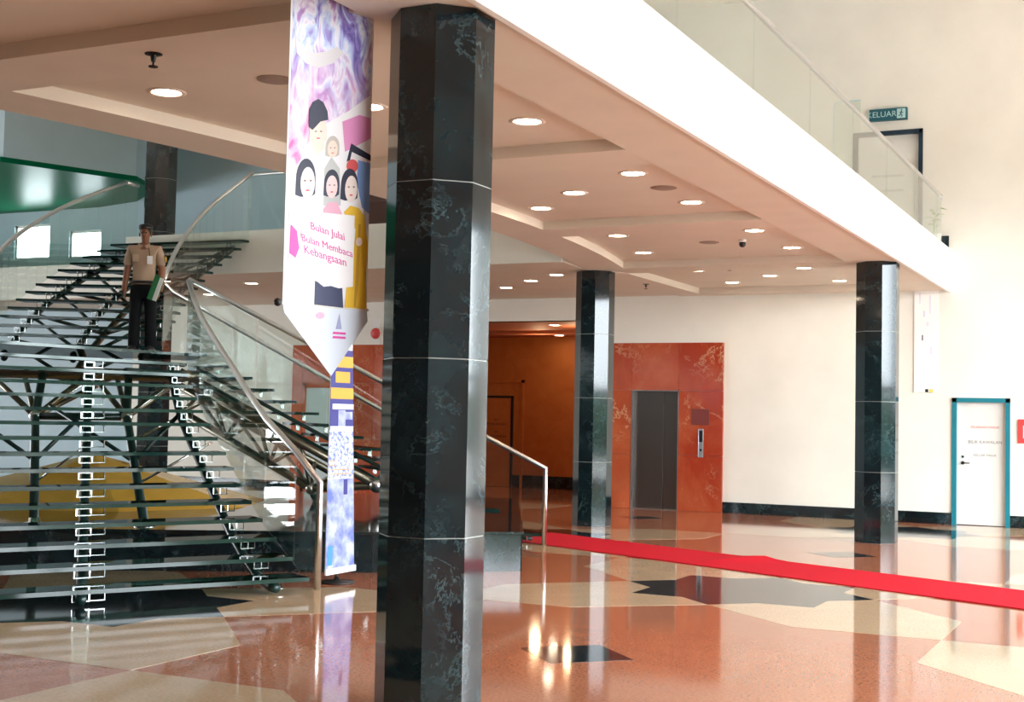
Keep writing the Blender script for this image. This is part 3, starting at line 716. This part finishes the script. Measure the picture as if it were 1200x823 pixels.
# handrails with glass infill
def rail(name, base, hgt=.95, posts=(), glass_=True, r=.032, gap=.10):
    tp = [Vector(p)+Vector((0,0,hgt)) for p in base]
    path = list(tp)
    for e in posts:
        if e == 0: path = [Vector(base[0])*1.0]+path
        else: path = path+[Vector(base[-1])*1.0]
    MB().tube(path, r, 12).build('handrail', steel, st, True)
    if glass_:
        for a, b_, c, d in zip(base, base[1:], tp, tp[1:]):
            a, b_ = Vector(a), Vector(b_)
            a2, b2 = a+(b_-a)*.012, b_-(b_-a)*.012
            z = Vector((0,0,1)); nn = (b_-a).cross(z)
            q = [a2+z*-.05, b2+z*-.05, b2+z*(hgt-.03), a2+z*(hgt-.03)]
            MB().sheet(q, nn, .012).build('glass_panel', clear, st)
Wz = lambda p, z: W(p[0], p[1], z)
lb_ = [W(-1.72, 12.25, 0.0)] + [Wz((interp(Lr,k)[0]+.0, interp(Lr,k)[1]+.1), max(0, RZ*k-.02)) for k in (2,4,6,8,10,12,14,16)]
lb_[0].z = 0
rail('r', lb_, .96, posts=(0,))
nb = [W(-4.2, 17.3, 2.33)] + [Wz((-4.2+4.65*t, 17.25-.4*t), 2.33*(1-t)) for t in (.2,.4,.6,.8,1.0)]
rail('r', nb, .96, posts=(1,))
fb = [Wz(Uedge(1)[1], 2.40)]+[Wz((-4.86+4.34*t, 19.05+.1*t), 2.33*(1-t)) for t in (0,.2,.4,.6,.8,1.0)]
rail('r', fb, .95, posts=(1,))
ub = [Wz(Uedge(k)[1], 2.33+.1417*k) for k in (1,2,3,4,5,6,7,8,9,10,11,12,13,14,15)]
rail('r', ub, .95)
ulb = [Wz(Uedge(k)[0], 2.33+.1417*k) for k in range(16)]
rail('r', [Wz(Ledge(k)[0], max(0, RZ*k)) for k in (1,3,5,7,9,11,13,16)]+ulb, .95, posts=(0,))
e = Wz(Uedge(15)[0], ZT); 
rail('r', [e, e+Vector((-.05,.35,0))], .95)

# ---------------------------------------------------------------- hanging banner
def bpt(s_, z, off=0.0):
    a, b_ = Vector((-1.207, 7.0, 0)), Vector((-.81, 7.4, 0)); p_ = lerp(a, b_, s_); d = (b_-a).normalized()
    nn = Vector((d.y, -d.x, 0)); p_ = p_+nn*off; return W(p_.x, p_.y, z)
bn = thing('hanging_banner', 'tall printed banner with pennant bottom hanging beside black column', 'banner', tuple(bpt(.5, 1.8)))
nv = bpt(.5, 2, 1)-bpt(.5, 2, 0)
cloth = painted('banner_white_vinyl', (.86,.86,.88), .5)
art = mat('banner_crowd_print', (.5,.4,.7), .5)
g_ = N(art, 'ShaderNodeNewGeometry'); mp = N(art, 'ShaderNodeMapping'); mp.inputs['Scale'].default_value = (9, 9, 4.5)
L(art, g_.outputs['Position'], mp.inputs['Vector'])
c1_ = ramp(art, noise(art, 1.0, 3, .55, 1.2, mp.outputs[0]), [(.30,(.10,.07,.36)),(.42,(.32,.26,.66)),(.50,(.55,.66,.92)),(.58,(.85,.85,.95)),(.68,(.50,.30,.66)),(.8,(.24,.14,.45))])
c2_ = ramp(art, noise(art, 1.4, 3, .5, .8, mp.outputs[0]), [(.35,(.75,.12,.40)),(.5,(.88,.55,.75)),(.62,(.93,.85,.93)),(.75,(.7,.25,.6))])
sep = N(art, 'ShaderNodeSeparateXYZ'); L(art, g_.outputs['Position'], sep.inputs[0])
mr = N(art, 'ShaderNodeMapRange'); mr.inputs['From Min'].default_value = 3.55; mr.inputs['From Max'].default_value = 3.05; L(art, sep.outputs['Z'], mr.inputs['Value'])
setcol(art, mix(art, mr.outputs[0], c1_, c2_))
def bquad(name, pts, m, off, th=.0015): return MB().sheet([bpt(a, z, off) for a, z in pts], nv, th).build(name, m, bn)
MB().sheet([bpt(0,2.17),bpt(1,2.17),bpt(1,ZC),bpt(0,ZC)], nv, .004).build('cloth', cloth, bn)
def bxy(x, y):          # photograph pixel on the banner face to (s, height)
    s_ = (x-331+3*y/358)/(96.5+3*y/358); v_ = 7.0+.4*s_; hz = 484+.02*(x-380)
    return s_, 1.6+(hz-y)/1572.3*v_
def bpoly(name, pts, m, off=.004): return bquad(name, [bxy(*p) for p in pts], m, off)
bquad('crowd_print', [(.02,2.9),(.98,2.9),(.98,ZC-.01),(.02,ZC-.01)], art, .003)
hair = mat('print_black', (.02,.02,.05), .5); skin_p = mat('print_cream', (.88,.72,.62), .5); yel = mat('print_yellow', (.85,.52,.03), .5)
whp = mat('print_white', (.90,.88,.90), .5); navy = mat('print_navy', (.03,.035,.10), .5); mag = mat('print_magenta', (.75,.06,.38), .5)
redp = mat('print_red', (.75,.10,.10), .5); blup = mat('print_blue', (.22,.38,.75), .5); greyp = mat('print_grey', (.55,.56,.55), .5)
def ell(cx, cy, rx, ry, a0=0, a1=2*math.pi, n=18): return [(cx+rx*math.cos(a0+(a1-a0)*i/n), cy+ry*math.sin(a0+(a1-a0)*i/n)) for i in range(n if a1-a0 > 6.2 else n+1)]
bpoly('white_print', [(333,205),(345,185),(360,150),(398,128),(426,108),(427,160),(420,210),(427,354),(333,349)], whp, .004)
cres = [(334,22),(338,40),(346,52),(358,58),(372,56),(384,50),(392,58),(380,70),(362,76),(348,70),(338,58)]
bpoly('crescent_print', cres, mat('print_silver', (.72,.70,.72), .5), .005)
bpoly('pink_print', [(392,140),(412,132),(426,136),(427,160),(396,176)], mag if False else mat('print_pink', (.80,.30,.58), .5), .0052)
def head(cx, cy, rx, ry, hm, fm, o_, tilt=0, shift=0):
    """hair mass with the face set low and forward in it"""
    hp = ell(cx, cy, rx, ry, math.pi, 2*math.pi, 14)+[(cx+rx*.98, cy+ry*.75), (cx+rx*.55, cy+ry*.9), (cx-rx*.55, cy+ry*.9), (cx-rx*1.05, cy+ry*.8)]
    bpoly('hair_print', hp, hm, o_)
    bpoly('face_print', ell(cx+shift, cy+ry*.22, rx*.74, ry*.80), fm, o_+.0008)
    dk = mat('print_features_%d' % int(cx), (.25,.13,.12), .5)
    for e in (-.3, .3): bpoly('eye_print', ell(cx+shift+rx*e, cy+ry*.10, rx*.13, ry*.05, n=8), dk, o_+.0015)
    bpoly('mouth_print', ell(cx+shift, cy+ry*.58, rx*.22, ry*.05, n=8), redp, o_+.0015)
bpoly('shirt_print', [(340,206),(346,186),(358,168),(372,166),(384,188),(380,240),(342,240)], mat('print_soft_white', (.82,.84,.90), .5), .0048)
bpoly('shirt_print', [(372,196),(380,182),(390,196),(392,240),(372,240)], greyp, .0052)
bpoly('neck_print', [(359,150),(370,150),(372,172),(364,180),(357,170)], skin_p, .0056)
head(364,150,10,17, skin_p, skin_p, .0058)
bpoly('hat_print', [(353,146),(353,126),(357,117),(363,113),(369,117),(374,128),(375,138),(366,140),(360,147),(357,150)], hair, .0076)
head(381,170,8,13, mat('print_scarf', (.55,.50,.44), .5), skin_p, .0058)
bpoly('dress_print', [(396,248),(404,240),(414,243),(421,252),(426,285),(425,330),(427,364),(400,361),(402,330),(409,300),(411,268)], yel, .0060)
bpoly('dress_fold_print', [(414,262),(417,262),(416,330),(413,360),(411,360)], mat('print_ochre', (.62,.33,.02), .5), .0068)
bpoly('blue_print', [(412,186),(427,190),(427,250),(418,242),(411,212)], blup, .0056)
bpoly('cap_print', [(403,166),(427,180),(427,187),(404,176),(402,186),(398,188)], hair, .0062)
bpoly('headscarf_print', ell(405,193,7,8), redp, .0064)
bpoly('blouse_print', [(337,262),(344,236),(358,236),(364,262),(362,330),(335,330)], mat('print_pale_pink', (.88,.74,.80), .5), .0058)
bpoly('blouse_print', [(372,244),(378,236),(388,236),(394,250),(394,300),(372,300)], mat('print_rose_blouse', (.80,.42,.55), .5), .0058)
head(351,208,11,24, hair, mat('print_pale_face', (.92,.84,.80), .5), .0066, shift=2)
head(381,214,9,17, hair, mat('print_blush', (.86,.66,.66), .5), .0066)
head(402,216,10,20, hair, mat('print_light_skin', (.90,.78,.72), .5), .0074, shift=2)
bpoly('checked_sleeve_print', [(335,262),(342,270),(345,290),(341,302),(334,296)], mag, .0064)
bpoly('hand_print', ell(415,283,4,5), skin_p, .0096)
bpoly('trousers_print', [(364,328),(374,336),(396,334),(398,361),(364,357)], navy, .0072)
board = [(347,246),(409,252),(409,336),(392,338),(366,330),(345,320)]
bpoly('placard_print', board, mat('print_placard', (.93,.91,.92), .5), .0085)
for k, (t_, x_, y_, s_) in enumerate([('Bulan Julai', 377, 271, .058), ('Bulan Membaca', 377, 288, .056), ('Kebangsaan', 375, 300, .062)]):
    sc, zc = bxy(x_, y_); d = (bpt(1,2)-bpt(0,2)).normalized(); zz = Vector((0,0,1)); zz = (zz - d*.16).normalized(); xx = (d - Vector((0,0,1))*.16).normalized()
    R = Matrix((xx, zz, nv.normalized())).transposed().to_4x4()
    text('banner_lettering', t_, mag, s_, bpt(sc, zc, .0105), R, bn)
# pennant
pen = [bxy(330,360), bxy(428,367), bxy(429,377), bxy(386,441), bxy(330,366)]
pen[0] = (0.0, 2.17); pen[1] = (1.0, 2.17)
bquad('pennant', pen, mat('pennant_pale_blue', (.72,.78,.88), .5), .002, .003)
bpoly('emblem_print', ell(371,370,5,4), mat('print_rose', (.82,.45,.60), .5), .006)
bpoly('emblem_print', [(394,368),(397,386),(390,386)], mat('print_slate', (.35,.38,.62), .5), .006)
for yy in (389, 394): bpoly('emblem_lettering', [(387,yy),(402,yy+1),(402,yy+3.6),(386,yy+2.6)], mag, .006)
MB().tube([bpt(-.04, 2.172), bpt(1.02, 2.172)], .008, 8).build('rod', offwhite, bn)
MB().ball(bpt(-.05, 2.172), .022).build('rod_end', blk, bn, True)

# ---------------------------------------------------------------- banner stand
sL, sR, tL, tR = (-1.69,12.5), (-1.476,12.96), (-1.70,12.62), (-1.537,12.9)
def spt(s_, z, off=0.0):
    f_ = max(0, min(1, (z-.1)/2.17)); a = lerp((*sL,0), (*tL,0), f_); b_ = lerp((*sR,0), (*tR,0), f_); p_ = lerp(a, b_, s_)
    d = (b_-a).normalized(); return W(p_.x+d.y*off, p_.y-d.x*off, z)
bs = thing('banner_stand', 'slim standing banner with blue and yellow print beside staircase', 'banner stand', tuple(W(-1.59, 12.82, 0)))
ns = (spt(.5,1,1)-spt(.5,1,0)).normalized()
def sgrid(name, s0, s1, z0, z1, m, off, th=.002):
    k = max(1, int((z1-z0)/.25)); b = MB()
    for i in range(k):
        za, zb = z0+(z1-z0)*i/k, z0+(z1-z0)*(i+1)/k
        b.sheet([spt(s0,za,off),spt(s1,za,off),spt(s1,zb,off),spt(s0,zb,off)], ns, th)
    return b.build(name, m, bs)
def sz(y): return 1.6+(484.5-y)/1572.3*12.72
blu2 = mat('stand_blue_print', (.02,.02,.20), .5); yel2 = mat('stand_yellow_print', (.62,.33,.03), .5)
fade = mat('stand_text_print', (.8,.82,.92), .5)
setcol(fade, ramp(fade, noise(fade, 26, 3, .6), [(.40,(.12,.16,.45)),(.50,(.45,.50,.72)),(.62,(.62,.64,.75))]))
lavp = mat('stand_lavender_print', (.55,.58,.85), .5)
setcol(lavp, ramp(lavp, noise(lavp, 7, 3, .5), [(.35,(.10,.14,.42)),(.5,(.26,.30,.60)),(.65,(.46,.50,.72))]))
sgrid('cloth', 0, 1, .1, 2.27, pale, 0, .004)
sgrid('blue_print', .0, 1, sz(505), 2.2, blu2, .004)
for a, b_, y0_, y1_ in ((.1,1,418,431), (.2,.85,436,449), (0,1,455,468)): sgrid('yellow_print', a, b_, sz(y1_), sz(y0_), yel2, .007)
sgrid('headline_print', .1, 1, sz(480), sz(474), whp, .007); sgrid('figure_print', .35, .65, sz(500), sz(481), lavp, .007); sgrid('figure_print', .65, .95, sz(492), sz(483), lavp, .0068)
sgrid('caption_print', .02, .98, sz(505), sz(500), whp, .0075)
sgrid('text_print', 0, 1, sz(560), sz(506), fade, .004)
for i in range(9): sgrid('text_line', .02, .25 if i < 7 else .9, sz(515+5*i)-.008, sz(515+5*i), yel2 if i > 4 else lavp, .007)
sgrid('picture_print', 0, 1, .13, sz(561), lavp, .004)
sgrid('picture_print', .06, .22, sz(660), sz(638), mat('stand_cyan_print', (.05,.25,.6), .5), .007)
sgrid('picture_print', .6, .75, sz(580), sz(562), blu2, .007)
sgrid('bottom_bar', -.02, 1.02, .095, .15, whp, .01, .02)
MB().tube([spt(.5,.02,-.03), spt(.5,2.28,-.03)], .010, 8).build('pole', blk, bs)
MB().lathe([(.17,0),(.17,.015),(.03,.03),(.02,.06)], tuple(spt(.5,0,-.03)), 24).build('base', blk, bs, True)

# ---------------------------------------------------------------- security guard
skin = mat('brown_skin', (.25,.095,.045), .55); shirt = mat('khaki_shirt', (.42,.29,.20), .8); trous = mat('dark_trousers', (.006,.0065,.008), .9, spec=.2)
G0 = W(-4.93, 17.85, 2.33); GR = TH+.05      # faces the entrance
gd = thing('person', 'person in khaki short sleeved shirt and dark trousers standing on glass landing', 'person', tuple(G0), rz=GR)
def skinmesh(name, verts, edges, m, parent=gd, sub=2, root=0):
    me = bpy.data.meshes.new(name); me.from_pydata([v[0] for v in verts], edges, [])
    o = bpy.data.objects.new(name, me); C.objects.link(o); o.parent = parent; me.materials.append(m)
    o.modifiers.new('skin', 'SKIN'); o.modifiers['skin'].use_smooth_shade = True
    for i, v in enumerate(verts):
        sv = me.skin_vertices[0].data[i]; r_ = v[1]; sv.radius = r_ if isinstance(r_, tuple) else (r_, r_)
        sv.use_root = (i == root)
    s_ = o.modifiers.new('subdivision', 'SUBSURF'); s_.levels = sub; s_.render_levels = sub
    return o
# local frame: x to the person's left as seen from the front (+x = image right), -y towards the viewer
body = [((0,.0,.93),(.145,.10)),((0,-.005,1.08),(.135,.095)),((0,-.01,1.24),(.155,.10)),((0,0,1.38),(.13,.085)),((0,.005,1.46),(.05,.05)),((0,-.012,1.53),(.052,.056)),((0,-.02,1.585),(.068,.084)),((0,-.015,1.64),(.072,.09)),((0,-.005,1.685),(.05,.065)),
  ((-.17,0,1.395),(.062,.06)),((-.225,.01,1.14),(.050,.050)),((-.25,-.02,.90),(.036,.038)),((-.25,-.03,.82),(.024,.042)),
  ((.17,0,1.395),(.062,.06)),((.228,.01,1.14),(.050,.050)),((.24,-.06,.90),(.036,.038)),((.225,-.085,.825),(.024,.042)),
  ((-.095,0,.86),(.085,.085)),((-.105,-.005,.48),(.058,.06)),((-.11,.02,.10),(.04,.045)),((-.115,-.06,.04),(.03,.025)),
  ((.095,0,.86),(.085,.085)),((.105,-.01,.48),(.058,.06)),((.115,.015,.10),(.04,.045)),((.125,-.06,.04),(.03,.025))]
be = [(0,1),(1,2),(2,3),(3,4),(4,5),(5,6),(6,7),(7,8),(3,9),(9,10),(10,11),(11,12),(3,13),(13,14),(14,15),(15,16),(0,17),(17,18),(18,19),(19,20),(0,21),(21,22),(22,23),(23,24)]
bd_ = skinmesh('body', body, be, skin)
sh = [((0,.0,.90),(.172,.128)),((0,.0,.97),(.170,.126)),((0,-.005,1.08),(.160,.115)),((0,-.01,1.24),(.175,.118)),((0,0,1.37),(.15,.105)),((0,.004,1.445),(.075,.075)),
  ((-.175,0,1.40),(.078,.075)),((-.215,.006,1.24),(.068,.066)),((-.222,.008,1.165),(.068,.064)),((.175,0,1.40),(.078,.075)),((.215,.006,1.24),(.068,.066)),((.222,.008,1.165),(.068,.064))]
skinmesh('shirt', sh, [(0,1),(1,2),(2,3),(3,4),(4,5),(4,6),(6,7),(7,8),(4,9),(9,10),(10,11)], shirt)
tr_ = [((0,0,.99),(.168,.124)),((0,0,.88),(.168,.122)),((-.095,0,.78),(.098,.10)),((-.105,-.005,.48),(.078,.082)),((-.11,.0,.03),(.078,.085)),((.095,0,.78),(.098,.10)),((.105,-.01,.48),(.078,.082)),((.117,-.002,.03),(.078,.085))]
skinmesh('trousers', tr_, [(0,1),(1,2),(2,3),(3,4),(1,5),(5,6),(6,7)], trous)
for sx in (-1, 1):
    x = .12*sx
    b = MB().ball((x, -.05, .05), .15, 14, 8, (.42,1,.42)).box((x-.045,-.16,.0),(x+.045,.085,.022)).build('shoe', blk, None, True); b.parent = gd
def gpart(name, mb, m, smooth=True, parent=None):
    o = mb.build(name, m, None, smooth); o.parent = parent or gd; return o
gpart('hair', MB().ball((0,.012,1.645), .088, 16, 10, (.92,1.08,.98)), blk)
gpart('cap', MB().lathe([(.088,0),(.094,.03),(.09,.06),(.05,.075)], (0,.0,1.665), 18), blk)
gpart('cap_peak', MB().ball((0,-.085,1.675), .075, 14, 6, (1,.7,.12)), blk)
for sx in (-1, 1):
    gpart('ear', MB().ball((.078*sx,0,1.60), .026, 8, 6, (.4,.8,1.2)), skin)
    gpart('eye', MB().ball((.03*sx,-.098,1.615), .011, 8, 6), mat('eye_dark_%d' % sx, (.02,.015,.012), .2))
    gpart('epaulette', MB().box((.16*sx-.05,-.04,1.462),(.16*sx+.05,.04,1.474)), trous, False)
    for k, (dx, ln) in enumerate([(-.026,.062),(-.009,.075),(.008,.07),(.024,.055)]):   # fingers
        bx_, by_, bz_ = (.247*sx, -.03, .80) if sx < 0 else (.222, -.088, .80)
        gpart('finger', MB().tube([(bx_, by_+dx, bz_+.01),(bx_-.004*sx, by_+dx-.003, bz_-ln*.5),(bx_-.016*sx, by_+dx-.006, bz_-ln)], [.0095,.0085,.007], 8), skin)
    gpart('thumb', MB().tube([(bx_-.01*sx, by_-.03, bz_+.035),(bx_-.022*sx, by_-.05, bz_+.01),(bx_-.024*sx, by_-.052, bz_-.022)], [.011,.0095,.008], 8), skin)
gpart('nose', MB().ball((0,-.108,1.588), .017, 8, 6, (.8,1,1.3)), skin)
gpart('mouth', MB().ball((0,-.098,1.553), .02, 8, 6, (1.1,.4,.25)), mat('lips', (.16,.045,.035), .5))
for sx in (-1, 1): gpart('collar', MB().sheet([(.01*sx,-.085,1.435),(.075*sx,-.055,1.48),(.085*sx,-.075,1.425),(.04*sx,-.108,1.40)], (0,-1,.4), .008), shirt, False)
gpart('belt', MB().tube([((.178)*math.cos(a),.133*math.sin(a),.955) for a in [i*math.pi/10 for i in range(21)]], .018, 8), blk)
gpart('badge', MB().box((.06,-.135,1.19),(.13,-.124,1.30)), whp, False)
gpart('pocket', MB().box((-.13,-.132,1.22),(-.05,-.118,1.32)), shirt, False)
gpart('sleeve_patch', MB().ball((.283,-.02,1.27), .035, 10, 6, (.25,1,1.2)), yel)
gpart('lanyard', MB().tube([(.05,-.06,1.45),(.085,-.125,1.36),(.095,-.132,1.30)], .005, 6), blk)
fl = thing('folder', 'green folder with white papers held at the hip by person', 'folder', tuple(G0), rz=GR)
fm = Matrix.Translation((.17,-.13,.88)) @ Matrix.Rotation(math.radians(18), 4, 'Y') @ Matrix.Rotation(math.radians(-20), 4, 'Z')
for nm, bx0, bx1, m_ in (('cover', (-.05,-.012,-.17), (.03,-.004,.17), mat('green_card', (.03,.22,.08), .6)), ('papers', (-.04,-.004,-.165), (.085,.006,.15), whp), ('back_cover', (-.05,.006,-.17), (.09,.012,.155), MATS['green_card'])):
    o = MB().box(bx0, bx1).build(nm, m_); o.data.transform(fm); o.parent = fl
